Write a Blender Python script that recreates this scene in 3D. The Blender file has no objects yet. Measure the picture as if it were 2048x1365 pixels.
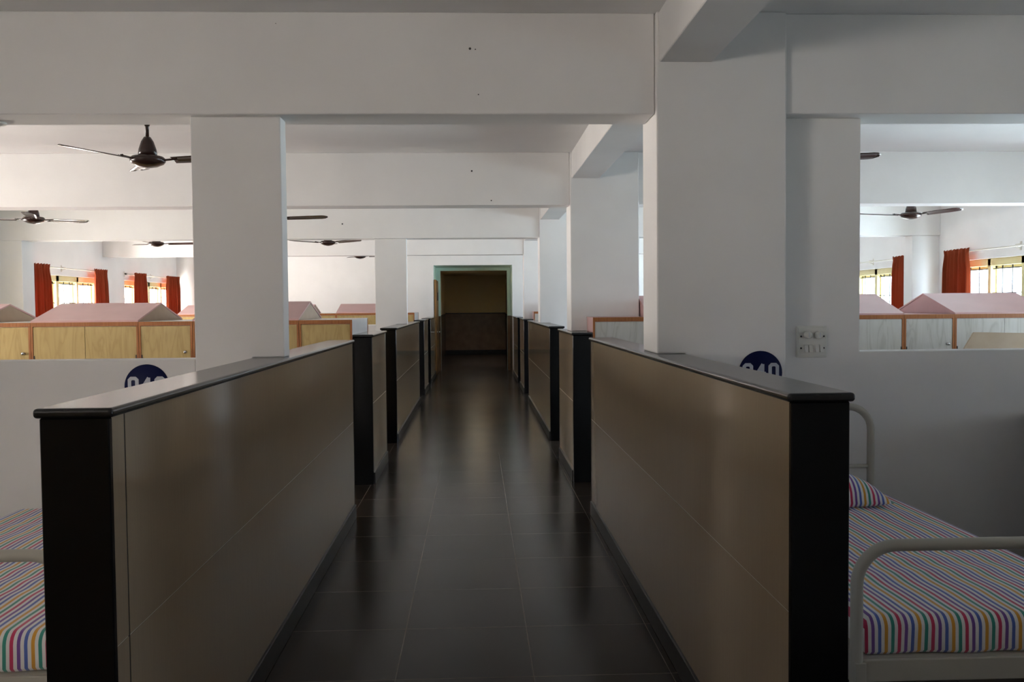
import bpy, bmesh, math, random
from math import sin, cos, pi, radians
from mathutils import Vector, Matrix

random.seed(7)
S = bpy.context.scene
COL = S.collection

# ------------------------------------------------------------------ camera
cam_d = bpy.data.cameras.new('camera')
cam = bpy.data.objects.new('camera', cam_d)
COL.objects.link(cam)
S.camera = cam
cam_d.sensor_fit = 'HORIZONTAL'
cam_d.sensor_width = 36.0
cam_d.lens = 1843.9 / 2048 * 36.0
cam_d.clip_start = 0.05
cam_d.clip_end = 200
YAW, PITCH, ROLL = 0.0393, -0.0386, -0.0088
fw = Vector((sin(YAW) * cos(PITCH), cos(YAW) * cos(PITCH), sin(PITCH)))
rt = Vector((cos(YAW), -sin(YAW), 0))
up = rt.cross(fw)
r2 = rt * cos(ROLL) + up * sin(ROLL)
u2 = up * cos(ROLL) - rt * sin(ROLL)
cam.matrix_world = Matrix(((r2.x, u2.x, -fw.x, 0.0), (r2.y, u2.y, -fw.y, 0.0), (r2.z, u2.z, -fw.z, 1.5), (0, 0, 0, 1)))

# ------------------------------------------------------------------ light and exposure
S.view_settings.view_transform = 'Standard'
S.view_settings.look = 'None'
S.view_settings.gamma = 1
S.view_settings.exposure = 0.0
S.view_settings.use_curve_mapping = False

SKY = 44.0
S.cycles.caustics_reflective = False
S.cycles.caustics_refractive = False
S.cycles.sample_clamp_indirect = 14.0
w = bpy.data.worlds.new('overcast_sky')
S.world = w
w.use_nodes = True
nt = w.node_tree
nt.nodes.clear()
tc = nt.nodes.new('ShaderNodeTexCoord')
sx = nt.nodes.new('ShaderNodeSeparateXYZ')
nt.links.new(tc.outputs['Generated'], sx.inputs[0])
mx = nt.nodes.new('ShaderNodeMapRange')
mx.inputs[1].default_value = -0.4
mx.inputs[2].default_value = 0.4
nt.links.new(sx.outputs[0], mx.inputs[0])
side = nt.nodes.new('ShaderNodeMix'); side.data_type = 'RGBA'
side.inputs[6].default_value = (0.86, 0.79, 0.775, 1)     # pale warm haze over bare ground on one side
side.inputs[7].default_value = (0.46, 0.54, 0.69, 1)    # light through trees on the other side
nt.links.new(mx.outputs[0], side.inputs[0])
gr = nt.nodes.new('ShaderNodeMix'); gr.data_type = 'RGBA'
gr.inputs[6].default_value = (1.42, 1.28, 1.22, 1)      # ground outside, bare earth
gr.inputs[7].default_value = (0.78, 0.94, 1.06, 1)      # ground outside, lawn
nt.links.new(mx.outputs[0], gr.inputs[0])
mz = nt.nodes.new('ShaderNodeMapRange')
mz.inputs[1].default_value = -0.06
mz.inputs[2].default_value = 0.0
nt.links.new(sx.outputs[2], mz.inputs[0])
sky = nt.nodes.new('ShaderNodeMix'); sky.data_type = 'RGBA'
nt.links.new(mz.outputs[0], sky.inputs[0])
nt.links.new(gr.outputs[2], sky.inputs[6])
nt.links.new(side.outputs[2], sky.inputs[7])
bg = nt.nodes.new('ShaderNodeBackground')
bg.inputs[1].default_value = SKY
nt.links.new(sky.outputs[2], bg.inputs[0])
out = nt.nodes.new('ShaderNodeOutputWorld')
nt.links.new(bg.outputs[0], out.inputs[0])

# room measures
H = 1.267          # top of the low partitions
ZB, ZC, ZL = 2.388, 2.853, 2.62
XL, XR = -6.37, 6.22
B = [4.312, 8.20, 12.13, 16.10, 20.0]
SILL, HEAD = 0.80, 2.02
WIN = [  # name number, side, y0, y1
    (1, -1, 13.05, 15.9), (2, -1, 17.05, 19.85), (3, 1, 8.9, 11.75), (4, 1, 12.85, 15.6),
    (5, -1, 5.3, 7.2), (6, -1, 9.5, 11.1), (7, 1, 5.5, 7.0), (8, 1, 17.0, 19.2),  # out of view, widths tuned to the daylight they admit
    (9, -1, -2.85, -0.65), (10, 1, 1.25, 2.35),  # unseen windows, placed and sized to light the near bay
]
for n, s, y0, y1 in WIN:   # portals: guide the sampling of the sky through each window
    ld = bpy.data.lights.new('window_portal', 'AREA')
    ld.shape = 'RECTANGLE'
    ld.size = y1 - y0
    ld.size_y = HEAD - SILL
    ld.cycles.is_portal = True
    lo = bpy.data.objects.new('window_portal', ld)
    COL.objects.link(lo)
    x = XL - 0.30 if s < 0 else XR + 0.30
    lo.matrix_world = Matrix(((0, 0, s, x), (1 * s, 0, 0, (y0 + y1) / 2), (0, 1, 0, (SILL + HEAD) / 2), (0, 0, 0, 1)))

# ------------------------------------------------------------------ materials
def mat(name, col, rough=0.6, spec=0.5, metal=0.0):
    m = bpy.data.materials.new(name)
    m.use_nodes = True
    b = m.node_tree.nodes['Principled BSDF']
    b.inputs['Base Color'].default_value = (*col, 1)
    b.inputs['Roughness'].default_value = rough
    b.inputs['Specular IOR Level'].default_value = spec
    b.inputs['Metallic'].default_value = metal
    return m

def nodes(m):
    n = m.node_tree
    return n, n.nodes['Principled BSDF'], (lambda t: n.nodes.new(t)), (lambda a, b: n.links.new(a, b))

def mottle(m, c1, c2, scale=3.0, detail=6.0, coord='Object', stretch=(1, 1, 1), bump=0.0, bscale=60, lo=0.35, hi=0.65):
    n, b, N, L = nodes(m)
    t = N('ShaderNodeTexCoord'); mp = N('ShaderNodeMapping')
    mp.inputs['Scale'].default_value = stretch
    L(t.outputs[coord], mp.inputs[0])
    nz = N('ShaderNodeTexNoise'); nz.inputs['Scale'].default_value = scale; nz.inputs['Detail'].default_value = detail
    L(mp.outputs[0], nz.inputs[0])
    r = N('ShaderNodeValToRGB')
    r.color_ramp.elements[0].position = lo; r.color_ramp.elements[0].color = (*c1, 1)
    r.color_ramp.elements[1].position = hi; r.color_ramp.elements[1].color = (*c2, 1)
    L(nz.outputs[0], r.inputs[0]); L(r.outputs[0], b.inputs['Base Color'])
    if bump:
        nb = N('ShaderNodeTexNoise'); nb.inputs['Scale'].default_value = bscale; nb.inputs['Detail'].default_value = 4
        L(mp.outputs[0], nb.inputs[0])
        bp = N('ShaderNodeBump'); bp.inputs['Strength'].default_value = bump; bp.inputs['Distance'].default_value = 0.004
        L(nb.outputs[0], bp.inputs['Height']); L(bp.outputs[0], b.inputs['Normal'])
    return m

plaster = mottle(mat('white_plaster', (.8, .78, .75), .62, .35), (.84, .83, .82), (.88, .87, .86), 2.2, 8, bump=.12, bscale=18)
ceil_m = mottle(mat('white_ceiling_paint', (.8, .79, .77), .8, .2), (.85, .845, .84), (.89, .885, .88), 1.5, 6, bump=.08, bscale=14)
corridorm = mottle(mat('cream_corridor_paint', (.8, .7, .5), .6, .3), (.82, .70, .46), (.86, .74, .50), 2, 5)
greenwall = mottle(mat('pale_green_paint', (.6, .7, .6), .55, .4), (.70, .88, .76), (.74, .92, .80), 2, 5)
granite = mat('black_granite', (.007, .0072, .0078), .16, .25)
copingm = mottle(mat('grey_black_coping_granite', (.02, .02, .021), .17, .5), (.014, .014, .015), (.018, .0185, .019), 60, 3, lo=.3, hi=.8)
skirtm = mottle(mat('dark_skirting_stone', (.02, .018, .017), .3, .2), (.010, .009, .009), (.022, .019, .018), 30, 5)
dado = mottle(mat('brown_dado_tile', (.12, .08, .05), .25, .5), (.15, .09, .05), (.20, .125, .07), 4, 4)
tile = mottle(mat('beige_vitrified_tile', (.40, .34, .26), .085, .5), (.40, .315, .220), (.425, .34, .235), 6, 5, stretch=(30, 30, .6), lo=.3, hi=.7)
grout = mat('pale_grout', (.62, .58, .50), .8)
darkgrout = mat('dark_joint', (.03, .028, .025), .8)
pink = mottle(mat('pink_laminate', (.62, .33, .34), .32, .5), (.60, .36, .355), (.64, .39, .385), 5, 4)
beige = mottle(mat('beige_board', (.50, .45, .38), .5, .4), (.45, .345, .24), (.49, .385, .28), 6, 4)
whitelam = mottle(mat('white_laminate', (.70, .69, .67), .35, .5), (.68, .67, .65), (.72, .71, .69), 4, 4)
lip = mottle(mat('orange_wood_lipping', (.42, .16, .05), .45, .4), (.31, .105, .03), (.40, .155, .05), 12, 5, stretch=(6, 6, .6))
fanm = mat('dark_brown_enamel', (.030, .013, .010), .24, .4)
cream = mat('cream_powder_coated_steel', (.46, .44, .38), .35, .5)
framem = mottle(mat('cream_yellow_window_paint', (.78, .68, .36), .45, .4), (.76, .66, .34), (.80, .71, .40), 5, 4)
iron = mat('black_iron', (.02, .02, .02), .5)
steel = mat('steel', (.62, .62, .62), .25, .5, 1.0)
rodm = mat('pale_painted_rod', (.62, .58, .52), .4)
blue = mat('dark_blue_sign_paint', (.003, .007, .055), .5, .15)
signw = mat('sign_white', (.62, .66, .72), .45)
plast = mat('cream_plastic', (.76, .755, .71), .4, .5)
black = mat('black_screw', (.012, .012, .012), .5)
doorwood = mottle(mat('varnished_door_wood', (.34, .17, .05), .3, .5), (.27, .125, .035), (.38, .20, .065), 7, 6, stretch=(5, 5, .5))
leafm = mat('dark_flush_door', (.035, .025, .02), .4)

def laminate(name, c1, c2, c3):
    """wood-print laminate with tall wavy grain and cathedral figures"""
    m = mat(name, c1, .33, .5)
    n, b, N, L = nodes(m)
    t = N('ShaderNodeTexCoord'); mp = N('ShaderNodeMapping')
    mp.inputs['Scale'].default_value = (7.0, 7.0, 1.1)
    L(t.outputs['Object'], mp.inputs[0])
    nz = N('ShaderNodeTexNoise'); nz.inputs['Scale'].default_value = 1.3; nz.inputs['Detail'].default_value = 3; nz.inputs['Distortion'].default_value = 1.2
    L(mp.outputs[0], nz.inputs[0])
    mul = N('ShaderNodeMath'); mul.operation = 'MULTIPLY'; mul.inputs[1].default_value = 8
    L(nz.outputs[0], mul.inputs[0])
    fr = N('ShaderNodeMath'); fr.operation = 'PINGPONG'; fr.inputs[1].default_value = 1
    L(mul.outputs[0], fr.inputs[0])
    mp2 = N('ShaderNodeMapping'); mp2.inputs['Scale'].default_value = (60, 60, 1.5); L(t.outputs['Object'], mp2.inputs[0])
    n2 = N('ShaderNodeTexNoise'); n2.inputs['Scale'].default_value = 1; n2.inputs['Detail'].default_value = 4; L(mp2.outputs[0], n2.inputs[0])
    ad = N('ShaderNodeMath'); ad.operation = 'MULTIPLY'; L(fr.outputs[0], ad.inputs[0]); L(n2.outputs[0], ad.inputs[1])
    r = N('ShaderNodeValToRGB')
    e = r.color_ramp.elements
    e[0].position = 0.0; e[0].color = (*c3, 1)
    e[1].position = .16; e[1].color = (*c1, 1)
    k = e.new(.6); k.color = (*c2, 1)
    L(ad.outputs[0], r.inputs[0]); L(r.outputs[0], b.inputs['Base Color'])
    return m

yellow_lam = laminate('yellow_wood_laminate', (.49, .355, .14), (.54, .40, .165), (.44, .31, .115))
grey_lam = laminate('whitewashed_wood_laminate', (.58, .565, .52), (.62, .605, .57), (.50, .485, .44))

def stripes(name):
    """striped cotton: red, purple, blue, orange and green bands on white, running lengthwise"""
    m = mat(name, (.7, .7, .7), .85, .15)
    m.node_tree.nodes['Principled BSDF'].inputs['Sheen Weight'].default_value = .35
    n, b, N, L = nodes(m)
    t = N('ShaderNodeTexCoord'); s = N('ShaderNodeSeparateXYZ'); L(t.outputs['Object'], s.inputs[0])
    dv = N('ShaderNodeMath'); dv.operation = 'DIVIDE'; dv.inputs[1].default_value = .098; L(s.outputs[0], dv.inputs[0])
    fl = N('ShaderNodeMath'); fl.operation = 'FRACT'; L(dv.outputs[0], fl.inputs[0])
    r = N('ShaderNodeValToRGB'); r.color_ramp.interpolation = 'CONSTANT'
    cols = [(.58, .05, .13), (.20, .09, .36), (.10, .16, .50), (.72, .36, .05), (.05, .30, .24)]
    white = (.84, .82, .82)
    el = r.color_ramp.elements
    el[0].position = 0; el[0].color = (*cols[0], 1)
    el[1].position = .10; el[1].color = (*white, 1)
    for i in range(1, 5):
        a = el.new(i * .2); a.color = (*cols[i], 1)
        c = el.new(i * .2 + .10); c.color = (*white, 1)
    L(fl.outputs[0], r.inputs[0]); L(r.outputs[0], b.inputs['Base Color'])
    return m
stripe = stripes('striped_cotton')

def curtain_mat():
    m = bpy.data.materials.new('rust_orange_curtain_cloth'); m.use_nodes = True
    n = m.node_tree; b = n.nodes['Principled BSDF']
    b.inputs['Base Color'].default_value = (.235, .040, .011, 1); b.inputs['Roughness'].default_value = .8
    b.inputs['Specular IOR Level'].default_value = .2
    t = n.nodes.new('ShaderNodeBsdfTranslucent'); t.inputs[0].default_value = (.30, .048, .010, 1)
    mx = n.nodes.new('ShaderNodeMixShader'); mx.inputs[0].default_value = .28
    o = n.nodes['Material Output']
    n.links.new(b.outputs[0], mx.inputs[1]); n.links.new(t.outputs[0], mx.inputs[2]); n.links.new(mx.outputs[0], o.inputs[0])
    return m
curt = curtain_mat()

def glass_mat():
    m = bpy.data.materials.new('window_glass'); m.use_nodes = True
    n = m.node_tree; n.nodes.remove(n.nodes['Principled BSDF'])
    t = n.nodes.new('ShaderNodeBsdfTransparent'); t.inputs[0].default_value = (.96, .97, .96, 1)
    g = n.nodes.new('ShaderNodeBsdfGlossy'); g.inputs['Roughness'].default_value = .03
    mx = n.nodes.new('ShaderNodeMixShader')
    mx.inputs[0].default_value = .06
    n.links.new(t.outputs[0], mx.inputs[1]); n.links.new(g.outputs[0], mx.inputs[2])
    n.links.new(mx.outputs[0], n.nodes['Material Output'].inputs[0])
    return m
glass = glass_mat()

def floor_mat():
    m = mat('dark_polished_stone_tiles', (.06, .05, .045), .2, .11)
    n, b, N, L = nodes(m)
    t = N('ShaderNodeTexCoord'); mp = N('ShaderNodeMapping')
    mp.inputs['Location'].default_value = (.337, -3.665, 0)
    L(t.outputs['Object'], mp.inputs[0])
    br = N('ShaderNodeTexBrick')
    br.offset = 0; br.squash = 1
    br.inputs['Scale'].default_value = 1
    br.inputs['Brick Width'].default_value = .558
    br.inputs['Row Height'].default_value = .582
    br.inputs['Mortar Size'].default_value = .0028
    br.inputs['Mortar Smooth'].default_value = .6
    br.inputs['Color1'].default_value = (.021, .015, .0115, 1)
    br.inputs['Color2'].default_value = (.037, .028, .0225, 1)
    br.inputs['Mortar'].default_value = (.14, .125, .105, 1)
    L(mp.outputs[0], br.inputs[0])
    L(br.outputs[0], b.inputs['Base Color'])
    rr = N('ShaderNodeMapRange'); rr.inputs[3].default_value = .18; rr.inputs[4].default_value = .245
    n3 = N('ShaderNodeTexNoise'); n3.inputs['Scale'].default_value = 2.2; n3.inputs['Detail'].default_value = 2
    L(t.outputs['Object'], n3.inputs[0])
    L(n3.outputs[0], rr.inputs[0]); L(rr.outputs[0], b.inputs['Roughness'])
    return m
floorm = floor_mat()

# ------------------------------------------------------------------ mesh helpers
class MB:
    def __init__(self):
        self.bm = bmesh.new()
        self.smooth = False
    def box(self, x0, x1, y0, y1, z0, z1, mi=0):
        v = [self.bm.verts.new(p) for p in ((x0, y0, z0), (x1, y0, z0), (x1, y1, z0), (x0, y1, z0), (x0, y0, z1), (x1, y0, z1), (x1, y1, z1), (x0, y1, z1))]
        for f in ((3, 2, 1, 0), (4, 5, 6, 7), (0, 1, 5, 4), (1, 2, 6, 5), (2, 3, 7, 6), (3, 0, 4, 7)):
            self.bm.faces.new([v[i] for i in f]).material_index = mi
        return self
    def prism(self, pts, axis, a, b, mi=0):
        """extrude a polygon along axis; pts are the other two coordinates in x,y,z order"""
        def P(p, t):
            return {'x': (t, p[0], p[1]), 'y': (p[0], t, p[1]), 'z': (p[0], p[1], t)}[axis]
        A = [self.bm.verts.new(P(p, a)) for p in pts]
        Bv = [self.bm.verts.new(P(p, b)) for p in pts]
        fs = [self.bm.faces.new(A), self.bm.faces.new(list(reversed(Bv)))]
        k = len(pts)
        for i in range(k):
            fs.append(self.bm.faces.new((A[i], Bv[i], Bv[(i + 1) % k], A[(i + 1) % k])))
        for f in fs: f.material_index = mi
        return self
    def lathe(self, prof, c, n=24, axis='z', mi=0):
        """prof: list of (radius, height)"""
        rings = []
        for r, h in prof:
            ring = []
            for i in range(n):
                a = 2 * pi * i / n
                d = (r * cos(a), r * sin(a))
                p = {'z': (c[0] + d[0], c[1] + d[1], c[2] + h), 'y': (c[0] + d[0], c[1] + h, c[2] + d[1]), 'x': (c[0] + h, c[1] + d[0], c[2] + d[1])}[axis]
                ring.append(self.bm.verts.new(p))
            rings.append(ring)
        fs = []
        for a, b in zip(rings, rings[1:]):
            for i in range(n):
                fs.append(self.bm.faces.new((a[i], a[(i + 1) % n], b[(i + 1) % n], b[i])))
        fs.append(self.bm.faces.new(list(reversed(rings[0]))))
        fs.append(self.bm.faces.new(rings[-1]))
        for f in fs: f.material_index = mi; f.smooth = True
        return self
    def tube(self, pts, r, n=14, mi=0, cap=True):
        pts = [Vector(p) for p in pts]
        rings = []
        t0 = (pts[1] - pts[0]).normalized()
        nrm = t0.orthogonal().normalized()
        for i, p in enumerate(pts):
            if i == 0: t = t0
            elif i == len(pts) - 1: t = (pts[i] - pts[i - 1]).normalized()
            else: t = ((pts[i + 1] - p).normalized() + (p - pts[i - 1]).normalized()).normalized()
            nrm = (nrm - t * nrm.dot(t)).normalized()
            bi = t.cross(nrm)
            rings.append([self.bm.verts.new(p + (nrm * cos(2 * pi * k / n) + bi * sin(2 * pi * k / n)) * r) for k in range(n)])
        for a, b in zip(rings, rings[1:]):
            for i in range(n):
                f = self.bm.faces.new((a[i], a[(i + 1) % n], b[(i + 1) % n], b[i])); f.smooth = True; f.material_index = mi
        if cap:
            self.bm.faces.new(list(reversed(rings[0]))).material_index = mi
            self.bm.faces.new(rings[-1]).material_index = mi
        return self
    def build(self, name, m, parent=None, loc=None, bevel=0, seg=2, smooth=False):
        bm = self.bm
        bmesh.ops.recalc_face_normals(bm, faces=bm.faces[:])
        if bevel:
            es = [e for e in bm.edges if len(e.link_faces) == 2 and e.calc_face_angle(0) > radians(40)]
            bmesh.ops.bevel(bm, geom=es, offset=bevel, segments=seg, profile=.5, affect='EDGES', clamp_overlap=True)
        me = bpy.data.meshes.new(name)
        o = bpy.data.objects.new(name, me)
        off = Vector(loc) if loc is not None else Vector((0, 0, 0))
        if parent is not None:
            o.parent = parent
            off = Vector(WORLD.get(parent.name, (0, 0, 0))) if loc is None else off
            pw = Vector(WORLD.get(parent.name, (0, 0, 0)))
            o.location = off - pw
        else:
            o.location = off
        WORLD[o.name] = tuple(off)
        bmesh.ops.translate(bm, verts=bm.verts[:], vec=-off)
        if smooth:
            for f in bm.faces: f.smooth = True
        bm.to_mesh(me); bm.free()
        for q in (m if isinstance(m, (list, tuple)) else [m]):
            me.materials.append(q)
        COL.objects.link(o)
        return o
WORLD = {}   # world position of every unrotated root, so that parts can be built in world coordinates

def tag(o, label=None, cat=None, group=None, kind=None):
    if label: o['label'] = label
    if cat: o['category'] = cat
    if group: o['group'] = group
    if kind: o['kind'] = kind
    return o
def thing(name, loc, label, cat, group=None):
    o = bpy.data.objects.new(name, None)
    o.empty_display_size = .1
    COL.objects.link(o)
    o.location = loc
    WORLD[o.name] = tuple(loc)
    return tag(o, label, cat, group)
def struct(o):
    o['kind'] = 'structure'
    return o
def copy_tree(o, loc, rotz=0.0, parent=None):
    c = o.copy(); COL.objects.link(c)
    if parent is None:
        c.location = loc; c.rotation_euler = (0, 0, rotz)
    else:
        c.parent = parent
    for ch in o.children:
        copy_tree(ch, None, 0, c)
    return c
def arc(cx, cz, r, a0, a1, n=8):
    return [(cx + r * cos(radians(a0 + (a1 - a0) * i / n)), cz + r * sin(radians(a0 + (a1 - a0) * i / n))) for i in range(n + 1)]

# ------------------------------------------------------------------ the room
YB = -3.4          # wall behind the camera
LOB, INN, FAR = 20.15, 21.30, 28.8
struct(MB().box(XL - .3, XR + .3, YB - .3, FAR + .3, -.12, 0).build('floor', floorm))
struct(MB().box(XL - .3, XR + .3, YB - .3, B[4] + .15, ZC, ZC + .15).build('ceiling', ceil_m))

def side_wall(name, x0, x1, s):
    mb = MB()
    ys = sorted((a, b) for n, q, a, b in WIN if q == s)
    y = YB - .2
    for a, b in ys:
        mb.box(x0, x1, y, a, 0, ZC)
        mb.box(x0, x1, a, b, 0, SILL)
        mb.box(x0, x1, a, b, HEAD, ZC)
        y = b
    mb.box(x0, x1, y, B[4] + .15, 0, ZC)
    return struct(mb.build(name, plaster))
side_wall('wall_left', XL - .23, XL, -1)
side_wall('wall_right', XR, XR + .23, 1)
struct(MB().box(XL, XR, YB - .2, YB, 0, ZC).build('wall_behind', plaster))
DX0, DX1, DZ = -.90, .805, 2.38
mb = MB()
mb.box(XL, DX0, B[4], LOB, 0, ZC); mb.box(DX1, XR, B[4], LOB, 0, ZC); mb.box(DX0, DX1, B[4], LOB, DZ, ZC)
struct(mb.build('wall_end', plaster))

# lobby and dark corridor beyond the doorway
mb = MB()
mb.box(DX0 - .15, DX0, LOB, INN, 0, 2.6); mb.box(DX1, DX1 + .15, LOB, INN, 0, 2.6); mb.box(DX0, DX1, LOB, INN, DZ, 2.6)
mb.box(DX0 - .15, -.80, INN, INN + .15, 0, 2.6); mb.box(.735, DX1 + .15, INN, INN + .15, 0, 2.6); mb.box(-.80, .735, INN, INN + .15, 2.31, 2.6)
struct(mb.build('wall_lobby', greenwall))
mb = MB()
mb.box(DX0, DX0 + .012, LOB, INN, 0, H); mb.box(DX1 - .012, DX1, LOB, INN, 0, H)
mb.box(DX0 + .012, -.80, INN - .012, INN, 0, H); mb.box(.735, DX1 - .012, INN - .012, INN, 0, H)
struct(mb.build('trim_1', dado))
mb = MB()
mb.box(-1.1, -.95, INN + .15, FAR, 0, 2.6); mb.box(.95, 1.1, INN + .15, FAR, 0, 2.6)
mb.box(-1.1, 1.1, FAR, FAR + .15, 0, 2.6); mb.box(-.95, .95, INN + .15, 24.2, 2.45, 2.6); mb.box(-.95, .95, 24.65, FAR, 2.45, 2.6); mb.box(-.95, -.32, 24.2, 24.65, 2.45, 2.6); mb.box(.32, .95, 24.2, 24.65, 2.45, 2.6)  # opening added in the ceiling to let dim daylight into the corridor
struct(mb.build('wall_corridor', corridorm))
mb = MB()
mb.box(-.95, -.935, INN + .15, FAR, 0, 1.25); mb.box(.935, .95, INN + .15, FAR, 0, 1.25); mb.box(-.935, .935, FAR - .015, FAR, .12, 1.25)
struct(mb.build('trim_2', dado))
struct(MB().box(-.935, .935, FAR - .02, FAR, 0, .12).build('baseboard_corridor', skirtm))
struct(MB().box(-.935, .935, FAR - .03, FAR - .015, 1.25, 1.28).build('trim_3', skirtm))
d = struct(MB().box(.905, .945, 24.0, 25.0, .02, 2.05).build('door_2', leafm))
for yy in (23.94, 25.0):
    MB().box(.90, .95, yy, yy + .06, 0, 2.11).build('door_frame', doorwood, d)
d = struct(MB().box(DX0 + .014, DX0 + .054, 20.03, 21.22, .01, 2.07).build('door_1', doorwood, bevel=.004))
MB().lathe([(.004, 0), (.022, .003), (.022, .01), (.010, .012), (.010, .04), (.024, .05), (.022, .07), (.004, .074)], (DX0 + .053, 20.12, .93), 12, 'x').build('door_handle', steel, d)
MB().box(DX0 + .05, DX0 + .075, 20.5, 20.56, 1.62, 1.80).build('tower_bolt', iron, d)
MB().box(DX0 + .052, DX0 + .056, 20.15, 21.1, 1.35, 1.95).build('door_panel', doorwood, d)
MB().box(DX0 + .052, DX0 + .056, 20.15, 21.1, .15, 1.2).build('door_panel', doorwood, d)

# beams and columns
for i, y in enumerate(B[:4]):
    mb = MB().box(XL + .001, .8473 - .002, y, y + .249, ZB, ZC)
    mb.box(1.459 + .002, XR - .001, y, y + .249, ZB, ZC)
    bo = struct(mb.build('beam', plaster, bevel=.004, seg=1))
    for nx_, nz_, nr in {0: ((-.013, 2.688, .006), (.012, 2.685, .003), (.024, 2.478, .003), (-.9, 2.80, .002)), 1: ((-.02, 2.69, .008), (.15, 2.43, .006)), 2: ((-1.72, 2.58, .010),)}.get(i, ()):
        MB().lathe([(nr, 0), (nr * .8, -.002), (nr * .2, -.003)], (nx_, y, nz_), 8, 'y').build('nail', black, bo)
ys = [YB] + [b - .03 for b in B[:4]] + [B[4]]
for i in range(5):
    y0 = ys[i] if i == 0 else ys[i] + .350
    struct(MB().box(.8616, 1.1076, y0, ys[i + 1], ZL, ZC).build('beam', plaster, bevel=.004, seg=1))
for i, y in enumerate(B[:4]):
    z0 = H
    mb = MB()
    # below the coping the column stands behind the partition
    mb.prism([(.982, 0), (1.4592, 0), (1.4592, ZC), (.8473, ZC), (.8473, z0), (.982, z0)], 'y', y - .03, y + .32)
    struct(mb.build('column', plaster, bevel=.008, seg=2))
# left piers and cross walls (beams 1 and 3), with their walls on the right
for k, y in ((0, B[0]), (2, B[2])):
    yp = y + .05
    mb = MB()
    mb.prism([(-1.312, 0), (-1.045, 0), (-1.045, H), (-.898, H), (-.898, ZB), (-1.312, ZB)], 'y', yp, yp + .12)
    struct(mb.build('column', plaster, bevel=.005, seg=2))
    struct(MB().box(XL, -1.312, yp + .001, yp + .119, 0, H - .004).build('wall_cubicle', plaster, bevel=.006, seg=2))
    yr = y + .095
    mb = MB()
    mb.prism([(1.4592, 0), (XR, 0), (XR, H - .004), (1.864, H - .004), (1.864, ZB), (1.4592, ZB)], 'y', yr, yr + .12)
    struct(mb.build('wall_cubicle', plaster, bevel=.005, seg=2))
    struct(MB().box(XL, -5.81, y - .02, y + .30, H, ZB).build('column', plaster, bevel=.005) if k == 0 else MB().box(XL, -5.81, y - .02, y + .30, 0, ZB).build('column', plaster, bevel=.005))
    struct(MB().box(5.85, XR, y + .03, y + .27, 0 if k else H, ZB).build('column', plaster, bevel=.005))

# ------------------------------------------------------------------ windows
def window(n, s, y0, y1):
    xw = XL if s < 0 else XR
    def X(d):           # depth into the wall, measured outward from the room face
        return xw + s * d
    def bx(mb, d0, d1, a, b, c, e):
        mb.box(min(X(d0), X(d1)), max(X(d0), X(d1)), a, b, c, e)
    mb = MB()
    fr = .055
    bx(mb, .05, .15, y0, y1, HEAD - .09, HEAD); bx(mb, .05, .15, y0, y1, SILL, SILL + fr)
    bx(mb, .05, .15, y0, y0 + fr, SILL, HEAD); bx(mb, .05, .15, y1 - fr, y1, SILL, HEAD)
    q = 4
    wy = (y1 - y0) / q
    for i in range(1, q):
        t = .05 if i == 2 else .035
        bx(mb, .05, .15, y0 + i * wy - t, y0 + i * wy + t, SILL, HEAD)
    root = struct(mb.build('window_%d' % n, framem, bevel=.006, seg=1))
    for i in range(q):
        a, b = y0 + i * wy + .05, y0 + (i + 1) * wy - .05
        sh = MB(); e = .035
        bx(sh, .10, .135, a, b, HEAD - .13, HEAD - .09); bx(sh, .10, .135, a, b, SILL + fr, SILL + fr + .04)
        bx(sh, .10, .135, a, a + e, SILL + fr, HEAD - .09); bx(sh, .10, .135, b - e, b, SILL + fr, HEAD - .09)
        f = sh.build('window_sash', framem, root)
        p = MB(); bx(p, .115, .119, a + e, b - e, SILL + fr + .04, HEAD - .13)
        p.build('window_pane', glass, f)
        g = MB()
        for j in range(1, 3):
            yy = a + (b - a) * j / 3
            bx(g, .066, .076, yy - .006, yy + .006, SILL + fr, HEAD - .09)
        for zz in (SILL + .2, SILL + .5, SILL + .8, HEAD - .125):
            bx(g, .076, .084, a - .01, b + .01, zz - .006, zz + .006)
        g.build('window_grille', iron, root)
    sl = MB(); bx(sl, -.03, .05, y0 - .05, y1 + .05, SILL - .03, SILL)
    sl.build('window_sill', granite, root)
    return root
for wdef in WIN:
    window(*wdef)

# ------------------------------------------------------------------ curtains and rods
def curtain_panel(s, ya, yb, z0, z1, label, seed):
    rnd = random.Random(seed)
    xw = (XL + .110) if s < 0 else (XR - .110)
    mb = MB(); bm = mb.bm
    nu, nv = 72, 26
    wd = yb - ya
    ph = rnd.random() * 6
    folds = max(5, int(wd / .085))
    grid = []
    for j in range(nv + 1):
        v = j / nv
        z = z1 + (z0 - z1) * v
        row = []
        neck = 1 - .10 * math.exp(-((v - .07) / .05) ** 2)       # gathered just under the heading tape
        flare = 1 + .06 * (v - .2)
        for i in range(nu + 1):
            u = i / nu
            yy = (ya + yb) / 2 + (u - .5) * wd * neck * flare
            amp = (.012 if v < .06 else .020 + .016 * v)
            f = sin(u * folds * 2 * pi + ph + .5 * sin(v * 3 + u * 5)) + .35 * sin(u * folds * 3.1 * pi + 2 * ph)
            zz = z + (.008 * sin(u * folds * 2 * pi + ph) if j == 0 else 0)
            row.append(bm.verts.new((xw + s * -0.01 + amp * f, yy, zz)))
        grid.append(row)
    for j in range(nv):
        for i in range(nu):
            f = bm.faces.new((grid[j][i], grid[j][i + 1], grid[j + 1][i + 1], grid[j + 1][i])); f.smooth = True
    o = mb.build('curtain', curt, loc=(xw, (ya + yb) / 2, z0))
    so = o.modifiers.new('thick', 'SOLIDIFY'); so.thickness = .003
    tag(o, label, 'curtain', 'rust orange window curtains')
    return o
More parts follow.
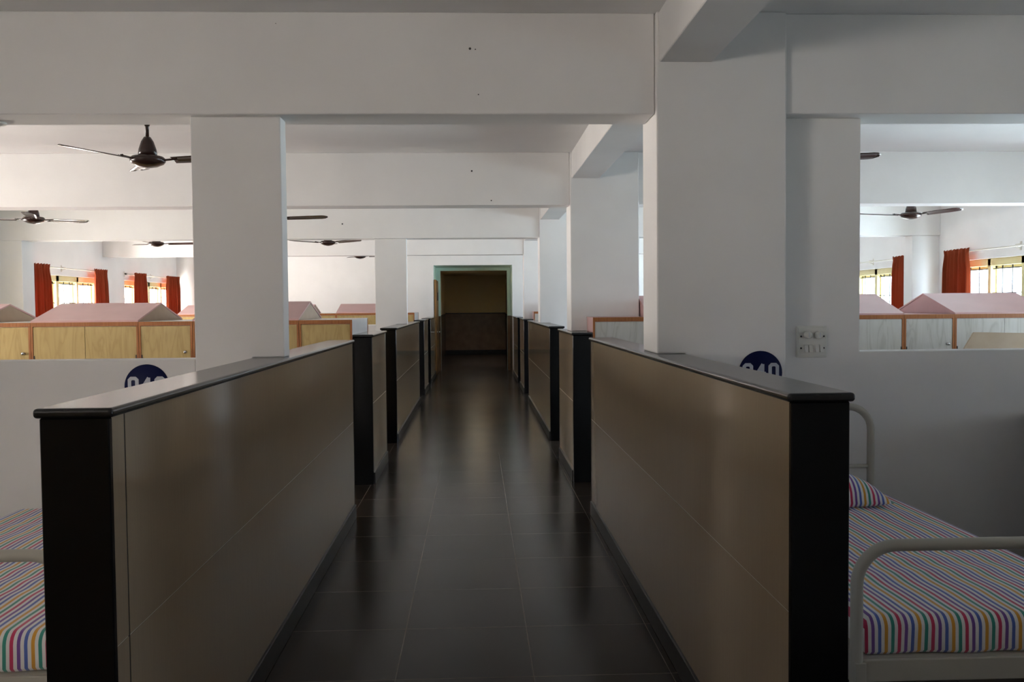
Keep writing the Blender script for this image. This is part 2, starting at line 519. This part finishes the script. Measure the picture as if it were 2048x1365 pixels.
def rod(s, ya, yb, z, label, brackets):
    xw = XL if s < 0 else XR
    x = xw - s * .066
    t = thing('curtain_rod', (xw, (ya + yb) / 2, z), label, 'curtain rod', 'curtain rods over the windows')
    MB().tube([(x, ya, z), (x, yb, z)], .009, 10).build('rod', rodm, t)
    for y in (ya, yb):
        MB().lathe([(.004, -.03), (.016, -.02), (.018, 0), (.014, .02), (.004, .03)], (x, y, z), 12, 'y').build('finial', iron, t)
    for y in brackets:
        mb = MB()
        mb.box(min(xw, xw - s * .006), max(xw, xw - s * .006), y - .015, y + .015, z - .05, z + .05)
        mb.tube([(xw, y, z + .02), (x, y, z + .015)], .005, 8)
        mb.tube([(xw, y, z - .03), (x, y, z - .010)], .005, 8)
        mb.build('bracket', rodm, t)
    return t
ZROD = 2.13
rod(-1, 12.95, 16.02, ZROD, 'pale curtain rod above the nearer window of the left wall', (13.1, 14.5, 15.85))
rod(-1, 16.95, 19.90, ZROD, 'pale curtain rod above the farther window of the left wall', (17.05, 18.4, 19.75))
rod(1, 8.8, 11.86, ZROD, 'pale curtain rod above the nearer window of the right wall', (9.0, 10.3, 11.7))
rod(1, 12.75, 15.7, ZROD, 'pale curtain rod above the farther right wall window, beyond the column', (12.9, 14.2, 15.6))
curtain_panel(-1, 13.02, 13.85, .62, ZROD + .03, 'rust orange curtain at near edge of the nearer left wall window', 3)
curtain_panel(-1, 15.42, 15.98, .62, ZROD + .03, 'rust orange curtain at far edge of the nearer left wall window', 4)
curtain_panel(-1, 17.22, 17.86, .62, ZROD + .03, 'rust orange curtain at near edge of the farther left wall window', 5)
curtain_panel(-1, 19.0, 19.84, .62, ZROD + .03, 'rust orange curtain at far edge of the farther left wall window, by room corner', 6)
curtain_panel(1, 11.20, 11.82, .62, ZROD + .03, 'rust orange curtain on the nearer right wall window, just before the column', 8)
curtain_panel(1, 12.80, 13.30, .62, ZROD + .03, 'rust orange curtain on the farther right wall window, half behind the column', 9)

# ------------------------------------------------------------------ low tiled partitions
def partition(y0, y1, s, label, strip=False, kind='long'):
    """s = -1 left of the aisle, +1 right"""
    if s < 0: xi, xo = -.8603, -1.0385
    else: xi, xo = .8061, .976
    t = thing('low_partition', ((xi + xo) / 2, y0, 0), label, 'partition wall', 'tiled partitions along the aisle')
    e = .014
    def bx(mb, a, b, *r):
        mb.box(min(a, b), max(a, b), *r); return mb
    inn = xi + s * .010       # face of the tiles
    outr = xo - s * .008
    zt = H - .024
    bx(MB(), inn + s * .012, outr, y0 + .026, y1 - .026, 0, zt).build('core', plaster, t)
    for a, b in ((y0 + .006, y0 + .026), (y1 - .026, y1 - .006)):
        bx(MB(), inn - s * .002, outr, a, b, 0, zt).build('end_panel', granite, t, bevel=.003, seg=1)
    mb = MB()
    ta, tb = y0 + .026, y1 - .026
    segs = [(ta, tb)]
    if strip: segs = [(ta, 2.303), (2.311, tb)]
    for a, b in segs:
        bx(mb, inn, inn + s * .010, a, b, .10, .6840)
        bx(mb, inn, inn + s * .010, a, b, .6872, zt)
    f = mb.build('tile_face', tile, t)
    bx(MB(), inn + s * .0015, inn + s * .0119, ta, tb, .10, zt).build('grout_bed', grout, f)
    if strip:
        bx(MB(), inn + s * .0012, inn + s * .0119, 2.301, 2.313, .10, zt).build('open_joint', darkgrout, f)
    bx(MB(), inn - s * .012, inn + s * .010, ta, tb, 0, .10).build('skirting', skirtm, t, bevel=.003, seg=1)
    # coping slab with half-round nosing on its long and end edges
    mb = bx(MB(), xi - s * .004, xo + s * .004, y0 - .004, y1 + .004, zt, H)
    mb.build('coping', copingm, t, bevel=.0095, seg=4)
    return t
partition(2.20, 6.558, -1, 'long beige tiled partition with black granite coping, left of the aisle and nearest, under square pier', True)
partition(7.744, 8.95, -1, 'short tiled partition left of the aisle, closing the end of the yellow lockers')
partition(10.09, 14.25, -1, 'long tiled partition left of the aisle, farther one under the marked white pier')
partition(15.55, 16.87, -1, 'short tiled partition left of the aisle at the distant locker row')
partition(17.80, 19.99, -1, 'last tiled partition on the left, running up to the doorway with open wooden door')
partition(-.12, 1.07, -1, 'short tiled partition left of the aisle beside the camera, unseen, added for its shade')  # this and the next are unseen, added for light and shade nearby
partition(-.12, 1.07, 1, 'short tiled partition right of the aisle beside the camera, unseen, added for its shade')
partition(2.34, 6.53, 1, 'long beige tiled partition with black granite coping, right of the aisle and nearest')
partition(7.706, 9.02, 1, 'short tiled partition right of the aisle, closing the end of the whitewashed lockers')
partition(10.12, 14.29, 1, 'long tiled partition right of the aisle, the farther one of two')
partition(15.56, 16.95, 1, 'short tiled partition right of the aisle at the distant locker row')
partition(17.85, 19.99, 1, 'last tiled partition on the right, running up to the doorway jamb')

# ------------------------------------------------------------------ lockers
HL = 1.392
def locker(width, depth, doors, roof, lam, gable, endmat, name):
    """origin at front-left bottom; front faces -y; doors front (and back when deep)"""
    t = thing(name, (0, 0, 0), None, None)
    p = .016
    MB().box(.004, width - .004, .022, depth - (.022 if depth > .8 else 0), .06, HL - .004).build('carcass', endmat, t)
    MB().box(.03, width - .03, .05, depth - .05, 0, .06).build('plinth', skirtm, t)
    sides = [(0, .022)] + ([(depth - .022, depth)] if depth > .8 else [])
    for a, b in sides:
        mb = MB()
        mb.box(0, p, a, b, .06, HL); mb.box(width - p, width, a, b, .06, HL)
        mb.box(p, width - p, a, b, HL - .034, HL); mb.box(p, width - p, a, b, .06, .10)
        mb.build('edge_frame', lip, t)
        q = (width - 2 * p) / doors
        for i in range(doors):
            x0, x1 = p + i * q + .002, p + (i + 1) * q - .002
            ff, bb = (a + .004, b) if a == 0 else (a, b - .004)
            d = MB().box(x0, x1, ff, bb, .103, HL - .037).build('door', lam, t, loc=(x0 + random.random(), ff, random.random() * 3))
            kx = x1 - .04 if (i == doors - 1 and doors == 1) or (doors == 2 and i == 0) else x0 + .04
            if doors == 2 and i == 0: kx = x1 - .035
            if doors == 2 and i == 1: kx = x0 + .035
            kz = 1.14 if doors == 1 else .95
            if a == 0:
                MB().lathe([(.013, 0), (.011, -.008), (.006, -.012), (.013, -.020), (.011, -.028), (.003, -.030)], (kx, ff, kz), 12, 'y').build('knob', steel, d)
                MB().box(x0 if kx > (x0 + x1) / 2 else x1 - .008, x0 + .008 if kx > (x0 + x1) / 2 else x1, ff - .004, ff, 1.05, 1.12).build('hinge', iron, d)
    if roof:
        ym = depth / 2
        zr = HL + roof
        MB().prism([(.012, HL), (ym, zr - .012), (depth - .012, HL)], 'x', .006, .02).build('gable', gable, t)
        MB().prism([(.012, HL), (ym, zr - .012), (depth - .012, HL)], 'x', width - .02, width - .006).build('gable', gable, t)
        mb = MB()
        mb.prism([(0, HL), (ym, zr - .012), (ym, zr), (0, HL + .014)], 'x', 0, width)
        mb.prism([(depth, HL), (ym, zr - .012), (ym, zr), (depth, HL + .014)], 'x', 0, width)
        mb.build('roof', pink, t)
    else:
        MB().box(.0, width, .022, depth - (.022 if depth > .8 else 0), HL - .004, HL + .002).build('top_board', endmat, t)
    return t
D = 1.15
PW, SW = .868, .436
yd = locker(PW, D, 2, .160, yellow_lam, beige, whitelam, 'double_locker')
ys_ = locker(SW, D, 1, 0, yellow_lam, beige, whitelam, 'single_locker')
wd_ = locker(PW, D, 2, .185, grey_lam, pink, pink, 'double_locker')
ws_ = locker(SW, D, 1, 0, grey_lam, pink, pink, 'single_locker')
wf_ = locker(.452, .46, 1, 0, grey_lam, pink, pink, 'single_locker')
def place(proto, x, y, label, group):
    c = copy_tree(proto, (x, y, 0))
    tag(c, label, 'locker', group)
    return c
GL, GR = 'yellow wood print lockers of the left rows', 'whitewashed wood print lockers of the right rows'
xl = -1.026
Y1, Y2 = 7.70, 15.55
x = xl
left1 = [(ys_, SW, 'yellow flat topped single locker at the aisle end of the nearer left row'),
         (yd, PW, 'yellow double locker with pink gable roof half hidden by the square white pier'),
         (ys_, SW, 'yellow flat topped single locker just left of the square white pier'),
         (yd, PW, 'yellow double locker with pink gable roof in front of the orange curtained windows'),
         (ys_, SW, 'yellow single locker with white knob at left end of the low cubicle wall'),
         (yd, PW, 'yellow double locker with pink roof cut by the left edge of the photo')]
for pr, wdt, lab in left1:
    x -= wdt
    place(pr, x, Y1, lab, GL); x -= .003
x = xl
left2 = [(ys_, SW, 'yellow single locker at aisle end of the distant left row, beside marked pier'),
         (yd, PW, 'yellow double locker with pink roof in distant left row, left of the marked pier'),
         (ys_, SW, 'yellow single locker in distant left row, behind a beige gable'),
         (yd, PW, 'yellow double locker with pink roof in distant left row, hidden by the near pier'),
         (ys_, SW, 'yellow single locker in distant left row, hidden behind the near pier edge'),
         (yd, PW, 'small distant double locker with pink roof at left edge of the near pier')]
for pr, wdt, lab in left2:
    x -= wdt
    place(pr, x, Y2, lab, GL); x -= .003
def right_row(y, labs):
    x = .985
    place(wf_, x, y, labs[0], GR); x = 1.462
    for i, lab in enumerate(labs[1:]):
        pr, wdt = ((wd_, PW) if i % 2 == 0 else (ws_, SW))
        place(pr, x, y, lab, GR); x += wdt + .003
right_row(7.70, ['whitewashed single locker with orange wood edging at the aisle end of the right row',
                 'whitewashed double locker with pink roof, its end peeping beside the second right column',
                 'whitewashed single locker in the nearer right row, hidden behind the wide column',
                 'whitewashed double locker with pink roof at the left edge of the right wall opening',
                 'whitewashed flat topped single locker between the two pink roofs of the right opening',
                 'whitewashed double locker with pink roof under the orange curtain of the right window',
                 'whitewashed single locker of the nearer right row, beyond the right edge'])
right_row(15.56, ['whitewashed single locker at the aisle end of the distant right row',
                  'whitewashed double locker with pink roof in the distant right row'])
x = xl      # rows on either side of the camera, unseen, added to shade the nearest beds
for i in range(3):
    pr, wdt = ((ys_, SW) if i % 2 == 0 else (yd, PW))
    x -= wdt
    tag(copy_tree(pr, (x, -.16, 0)), 'yellow wood print locker added unseen beside the camera for its shade, left of the aisle', 'locker', 'unseen yellow lockers beside the camera'); x -= .003
x = .985
for i in range(4):
    pr, wdt = ((ws_, SW) if i % 2 == 0 else (wd_, PW))
    tag(copy_tree(pr, (x, -.16, 0)), 'whitewashed wood print locker added unseen beside the camera for its shade, right of the aisle', 'locker', 'unseen whitewashed lockers beside the camera'); x += wdt + .003
for o in (yd, ys_, wd_, ws_, wf_):
    for q in [o] + list(o.children_recursive):
        bpy.data.objects.remove(q)

# beige board leaning on the whitewashed lockers, behind the right cubicle wall
t = MB()
t.prism([(4.10, 0.02), (5.25, .02), (5.25, 1.235), (4.205, 1.262), (4.10, 1.11)], 'y', 0, .02)
o = t.build('leaning_board', beige, loc=(4.10, 0, 0.02), bevel=.003, seg=1)
o.location = (4.10 - .265, 7.40 - .45, .030)
o.rotation_euler = (radians(-9), 0, 0)
tag(o, 'plain beige board leaning on whitewashed lockers behind the right cubicle wall', 'board')

# low steel cabinet out of view, added to shade the right cubicle wall
t = thing('steel_cabinet', (3.15, 4.15, 0), 'dark steel side cabinet out of view beyond the striped bed, added for its shade', 'cabinet')
MB().box(2.70, 3.60, 3.92, 4.39, .08, .93).build('body', skirtm, t, bevel=.004, seg=1)
MB().box(2.68, 3.62, 3.905, 4.392, .93, .955).build('top', skirtm, t, bevel=.004, seg=1)
for a, b in ((2.71, 3.147), (3.153, 3.59)):
    d = MB().box(a, b, 3.902, 3.92, .10, .92).build('door', skirtm, t, bevel=.003, seg=1)
    MB().tube([((a + b) / 2, 3.890, .55), ((a + b) / 2, 3.890, .68)], .007, 8).build('handle', steel, d)
for xx in (2.73, 3.57):
    for yy in (3.95, 4.36):
        MB().box(xx - .02, xx + .02, yy - .02, yy + .02, 0, .08).build('leg', iron, t)

# ------------------------------------------------------------------ ceiling fans
def fan(x, y, rot, label):
    t = thing('ceiling_fan', (x, y, 0), label, 'ceiling fan', 'dark brown ceiling fans')
    zc = ZC
    MB().lathe([(.005, 0), (.03, 0), (.028, -.02), (.03, -.10)], (x, y, zc), 16).build('ceiling_canopy', fanm, t)
    MB().tube([(x, y, zc - .01), (x, y, 2.60)], .012, 12).build('down_rod', fanm, t)
    MB().lathe([(.026, .0), (.022, -.012), (.014, -.030)], (x, y, 2.728), 16).build('rod_collar', fanm, t)
    MB().lathe([(.012, .135), (.022, .130), (.040, .10), (.056, .05), (.062, 0.0)], (x, y, 2.497), 24).build('bell_cover', fanm, t)
    MB().lathe([(.06, .018), (.100, .012), (.112, 0), (.112, -.018), (.100, -.034), (.060, -.052), (.020, -.060), (.002, -.062)], (x, y, 2.487), 28).build('motor', fanm, t)
    for k in range(3):
        a = radians(rot + 120 * k)
        mb = MB(); bm = mb.bm
        L0, L1 = .17, .61
        rows = []
        n = 14
        for i in range(n + 1):
            u = i / n
            r = L0 + (L1 - L0) * u
            wdt = .052 + .016 * sin(u * pi * .55)
            if u > .86: wdt *= math.sqrt(max(.10, 1 - ((u - .86) / .145) ** 2))
            z = .004 + .015 * u
            tw = -radians(12 - 3 * u)
            row = []
            for j in range(5):
                q = (j / 4 - .5) * 2
                yy = q * wdt * cos(tw)
                zz = z + q * wdt * sin(tw) - .006 * q * q
                row.append((r, yy, zz))
            rows.append(row)
        def tr(p):
            return (x + p[0] * cos(a) - p[1] * sin(a), y + p[0] * sin(a) + p[1] * cos(a), 2.478 + p[2])
        vs = [[bm.verts.new(tr(p)) for p in row] for row in rows]
        vb = [[bm.verts.new(tr((p[0], p[1], p[2] - .003))) for p in row] for row in rows]
        for i in range(n):
            for j in range(4):
                bm.faces.new((vs[i][j], vs[i + 1][j], vs[i + 1][j + 1], vs[i][j + 1])).smooth = True
                bm.faces.new((vb[i][j + 1], vb[i + 1][j + 1], vb[i + 1][j], vb[i][j])).smooth = True
        for i in range(n):
            bm.faces.new((vs[i][0], vb[i][0], vb[i + 1][0], vs[i + 1][0])); bm.faces.new((vs[i][4], vs[i + 1][4], vb[i + 1][4], vb[i][4]))
        bm.faces.new([vs[0][j] for j in range(5)] + [vb[0][j] for j in range(4, -1, -1)])
        bm.faces.new([vs[n][j] for j in range(4, -1, -1)] + [vb[n][j] for j in range(5)])
        b = mb.build('blade', fanm, t)
        br = MB()
        br.tube([tr((.09, 0, -.004)), tr((.14, 0, 0)), tr((.20, .0, .006))], .007, 8)
        for q in (-.02, .02):
            br.lathe([(.006, 0), (.006, .006), (.002, .008)], tr((.20, q, .004)), 8)
        br.build('blade_bracket', fanm, b)
    return t
fan(-2.145, 6.2, -125, 'dark brown ceiling fan nearest on the left, hanging beside the square white pier')
fan(-4.76, 10.2, 50, 'dark brown ceiling fan far left, seen against second beam above the orange curtain')
fan(-2.22, 10.2, 4, 'dark ceiling fan with one blade showing right of the square white pier')
fan(-2.22, 14.1, -30, 'small dark ceiling fan just below the third beam, left of marked pier')
fan(-4.78, 14.1, 20, 'small dark ceiling fan under the third beam, left of the square white pier')
fan(-2.22, 18.0, -2, 'tiny dark ceiling fan under the farthest beam, touching the marked pier')
fan(2.13, 6.2, -4, 'brown ceiling fan whose blade tip pokes out at the right opening edge')
fan(4.89, 10.2, 60, 'brown ceiling fan above the pink locker roofs in the right opening')

# round junction cover on the underside of the first beam
tag(MB().lathe([(.002, 0), (.050, 0), (.052, -.006), (.046, -.012), (.038, -.010), (.030, -.016), (.002, -.017)], (-2.262, 4.49, ZB), 24).build('junction_cover', plast, loc=(-2.262, 4.49, ZB)),
    'round white junction cover on the underside of the nearest beam, far left', 'junction cover')

# ------------------------------------------------------------------ number signs
def stroke_poly(mb, pts, wd, y, th):
    for (ax, az), (bx_, bz) in zip(pts, pts[1:]):
        th += .00012      # overlapping strokes lie on one another, not in one plane
        dx, dz = bx_ - ax, bz - az
        l = math.hypot(dx, dz); nx, nz = -dz / l * wd / 2, dx / l * wd / 2
        ex, ez = dx / l * wd * .18, dz / l * wd * .18
        mb.prism([(ax - ex + nx, az - ez + nz), (ax - ex - nx, az - ez - nz), (bx_ + ex - nx, bz + ez - nz), (bx_ + ex + nx, bz + ez + nz)], 'y', y - th, y)
def digit(mb, d, x, z, w_, h, y):
    t = .0160; k = t / 2
    l, r, b, tp, m = x + k, x + w_ - k, z + k, z + h - k, z + h / 2
    c = w_ * .16
    th = .0012
    if d == '0':
        stroke_poly(mb, [(l, b + c), (l, tp - c), (l + c, tp), (r - c, tp), (r, tp - c), (r, b + c), (r - c, b), (l + c, b), (l, b + c)], t, y, th)
    if d == '2':
        stroke_poly(mb, [(l, tp - c - .012), (l, tp - c), (l + c, tp), (r - c, tp), (r, tp - c), (r, m + .006), (l, b + .014), (l, b), (r, b)], t, y, th)
    if d == '4':
        stroke_poly(mb, [(r - .008, b), (r - .008, tp), (l, b + h * .30), (r + .004, b + h * .30)], t, y, th)
def sign(x, z, y, r, text, label):
    t = thing('number_sign', (x, y, z), label, 'sign', 'round blue number signs')
    MB().lathe([(.002, -.006), (r - .002, -.006), (r, -.004), (r, 0), (.002, 0)], (x, y, z), 48, 'y').build('sign_disc', blue, t)
    mb = MB()
    w_, h, gap = .050, .082, .0115
    x0 = x - (3 * w_ + 2 * gap) / 2
    for i, ch in enumerate(text):
        digit(mb, ch, x0 + i * (w_ + gap), z + .046 - h, w_, h, y - .0062)
    mb.build('numerals', signw, t)
sign(-1.537, 1.137, B[0] + .051, .103, '042', 'round blue 042 number sign on the left cubicle wall, half behind the coping')
sign(1.337, 1.173, B[0] - .03, .103, '240', 'round blue 240 number sign on the wide right column, half behind the coping')

# ------------------------------------------------------------------ switch board
ysw = B[0] + .095
t = thing('switch_board', (1.6235, ysw, 1.312), 'cream switch board with two knobs and four rocker switches beside the blue sign', 'switch board')
MB().box(1.548, 1.699, ysw - .012, ysw, 1.235, 1.389).build('plate', plast, t, bevel=.005, seg=2)
MB().box(1.556, 1.691, ysw - .016, ysw - .012, 1.243, 1.381).build('cover_plate', plast, t, bevel=.002, seg=1)
for kx in (1.599, 1.653):
    k = MB().lathe([(.018, 0), (.018, -.012), (.0165, -.026), (.014, -.029), (.002, -.029)], (kx, ysw - .016, 1.345), 20, 'y').build('regulator_knob', plast, t)
    MB().box(kx - .0015, kx + .0015, ysw - .0465, ysw - .044, 1.333, 1.357).build('pointer', signw, k)
for kx in (1.584, 1.606, 1.637, 1.659):
    MB().prism([(ysw - .016, 1.260), (ysw - .034, 1.262), (ysw - .024, 1.296), (ysw - .016, 1.298)], 'x', kx, kx + .016).build('rocker_switch', plast, t)
for kx in (1.570, 1.681):
    for kz in (1.281, 1.338):
        MB().lathe([(.0045, 0), (.0045, -.0015), (.001, -.002)], (kx, ysw - .016, kz), 10, 'y').build('screw', black, t)

# ------------------------------------------------------------------ beds
def bed(x0, x1, yf, yh, label, zfoot, zhead):
    t = thing('steel_bed', ((x0 + x1) / 2, yf, 0), label, 'bed', 'cream steel beds')
    R = .0175
    def arch(y, z):
        rr = .11
        pts = [(x0, y, .012), (x0, y, .25), (x0, y, .45), (x0, y, z - rr)]
        pts += [(a, y, b) for a, b in arc(x0 + rr, z - rr, rr, 180, 90)][1:]
        pts += [(x0 + (x1 - x0) * .35, y, z), (x0 + (x1 - x0) * .65, y, z)]
        pts += [(a, y, b) for a, b in arc(x1 - rr, z - rr, rr, 90, 0)]
        pts += [(x1, y, .45), (x1, y, .25), (x1, y, .012)]
        return pts
    f = MB().tube(arch(yf, zfoot), R, 16).build('foot_arch', cream, t)
    h = MB().tube(arch(yh, zhead), R, 16).build('head_arch', cream, t)
    for o_, y in ((f, yf), (h, yh)):
        for xx in (x0, x1):
            MB().lathe([(.019, 0), (.021, .006), (.021, .03), (.0185, .034)], (xx, y, 0), 14).build('foot_cap', black, o_)
    MB().tube([(x0, yh, .72), (x1, yh, .72)], .010, 10).build('head_rail', cream, t)
    for y, nm in ((yf, 'end_rail'), (yh, 'end_rail')):
        MB().box(x0, x1, y - .004 if y == yf else y - .012, y + .012 if y == yf else y + .004, .425, .488).build(nm, cream, t, bevel=.002, seg=1)
    for xx in (x0, x1):
        MB().box(xx - .016, xx + .016, yf, yh, .425, .486).build('side_rail', cream, t, bevel=.002, seg=1)
        for y in (yf, yh):
            MB().box(xx - .012, xx + .022, y - .019, y + .024, .30, .487).build('corner_socket', cream, t, bevel=.003, seg=1)
    MB().box(x0, x1, yf + .013, yh - .013, .478, .488).build('bed_deck', cream, t)
    return t
bed(1.066, 1.875, 2.53, 4.30, 'cream steel tube bed beside the right tiled partition', .815, 1.005)
bed(-1.90, -1.12, 2.56, 4.28, 'cream steel tube bed beside the left tiled partition', .825, 1.005)

def mattress(x0, x1, y0, y1, z0, z1, label):
    """soft slab: rounded edges, slight sag and drape ripples; the sheet's stripes run lengthwise"""
    mb = MB(); bm = mb.bm
    nx, ny = 46, 60
    cx, cy = (x0 + x1) / 2, (y0 + y1) / 2
    rr = .035
    rnd = random.Random(int(x0 * 100))
    # cross section rings: perimeter offset profile from the bottom edge to the top
    prof = [(.012, z0), (.0, z0 + .012), (.0, z0 + .05)] + [(rr - rr * cos(radians(a)), z1 - rr + rr * sin(radians(a))) for a in (0, 18, 36, 54, 72, 90)]
    def outline(inset):
        pts = []
        X0, X1, Y0, Y1 = x0 + inset, x1 - inset, y0 + inset, y1 - inset
        for i in range(nx): pts.append((X0 + (X1 - X0) * i / nx, Y0))
        for i in range(ny): pts.append((X1, Y0 + (Y1 - Y0) * i / ny))
        for i in range(nx): pts.append((X1 - (X1 - X0) * i / nx, Y1))
        for i in range(ny): pts.append((X0, Y1 - (Y1 - Y0) * i / ny))
        return pts
    rings = []
    for ins, z in prof:
        ring = []
        for k, (px, py) in enumerate(outline(ins)):
            wv = .004 * sin(px * 23 + 1.3) * (1 if py < cy else .5) + .003 * sin(py * 17 + px * 9)
            lift = max(0, 1 - (z - z0) / .09)
            dx = -1 if px <= x0 + ins + 1e-6 else (1 if px >= x1 - ins - 1e-6 else 0)
            dy = -1 if py <= y0 + ins + 1e-6 else (1 if py >= y1 - ins - 1e-6 else 0)
            ring.append(bm.verts.new((px + dx * wv * lift, py + dy * wv * lift, z + .0015 * sin(px * 30) * lift)))
        rings.append(ring)
    n = len(rings[0])
    for a, b in zip(rings, rings[1:]):
        for i in range(n):
            bm.faces.new((a[i], a[(i + 1) % n], b[(i + 1) % n], b[i])).smooth = True
    # top surface grid joined to the last ring
    ins, z = prof[-1]
    top = rings[-1]
    X0, X1, Y0, Y1 = x0 + ins, x1 - ins, y0 + ins, y1 - ins
    g = {}
    for i in range(nx): g[(i, 0)] = top[i]
    for j in range(ny): g[(nx, j)] = top[nx + j]
    for i in range(nx): g[(nx - i, ny)] = top[nx + ny + i]
    for j in range(ny): g[(0, ny - j)] = top[2 * nx + ny + j]
    for i in range(1, nx):
        for j in range(1, ny):
            px, py = X0 + (X1 - X0) * i / nx, Y0 + (Y1 - Y0) * j / ny
            e = min(i, nx - i, 6) / 6 * min(j, ny - j, 6) / 6
            zz = z + e * (.003 * sin(px * 8 + 1) * sin(py * 5) + .0015 * sin(px * 3 - py * 31 + 2 * sin(py * 7)))
            g[(i, j)] = bm.verts.new((px, py, zz))
    for i in range(nx):
        for j in range(ny):
            bm.faces.new((g[(i, j)], g[(i + 1, j)], g[(i + 1, j + 1)], g[(i, j + 1)])).smooth = True
    bm.faces.new(list(reversed(rings[0])))
    o = mb.build('striped_mattress', stripe, loc=(x0, y0, z0))
    return tag(o, label, 'mattress', 'striped mattresses on the beds')
mattress(1.10, 1.94, 2.556, 4.27, .489, .600, 'multicolour striped mattress on the cream bed right of the aisle')
mattress(-2.09, -1.135, 2.586, 4.25, .489, .600, 'multicolour striped mattress on the cream bed left of the aisle')

def pillow(cx, cy, z0, wx, wy, hh, label):
    mb = MB(); bm = mb.bm
    nx, ny = 40, 26
    V = {}
    for sgn in (1, -1):
        for i in range(nx + 1):
            for j in range(ny + 1):
                edge = i in (0, nx) or j in (0, ny)
                if edge and sgn == -1:
                    V[(sgn, i, j)] = V[(1, i, j)]; continue
                u, v = i / nx * 2 - 1, j / ny * 2 - 1
                sq = 1 - .05 * (1 - abs(u)) * abs(v) ** 3 - 0
                px = cx + u * wx / 2 * (1 - .05 * (1 - v * v) * abs(u) ** 4)
                py = cy + v * wy / 2 * (1 - .07 * (1 - u * u) * abs(v) ** 4)
                f = ((1 - abs(u) ** 2.6) * (1 - abs(v) ** 2.6)) ** .55
                z = z0 + .020 + (hh - .02) * f * (1 + .06 * sin(px * 25 + py * 9)) if sgn > 0 else z0 + .020 - .0195 * min(1, f * 2.2)
                V[(sgn, i, j)] = bm.verts.new((px, py, z))
    for sgn in (1, -1):
        for i in range(nx):
            for j in range(ny):
                q = [V[(sgn, i, j)], V[(sgn, i + 1, j)], V[(sgn, i + 1, j + 1)], V[(sgn, i, j + 1)]]
                bm.faces.new(q if sgn > 0 else q[::-1]).smooth = True
    o = mb.build('striped_pillow', stripe, loc=(cx - wx / 2, cy, z0))
    return tag(o, label, 'pillow')
pillow(1.52, 4.075, .6055, .58, .34, .135, 'striped pillow at the head of the right hand bed, below the switch board')
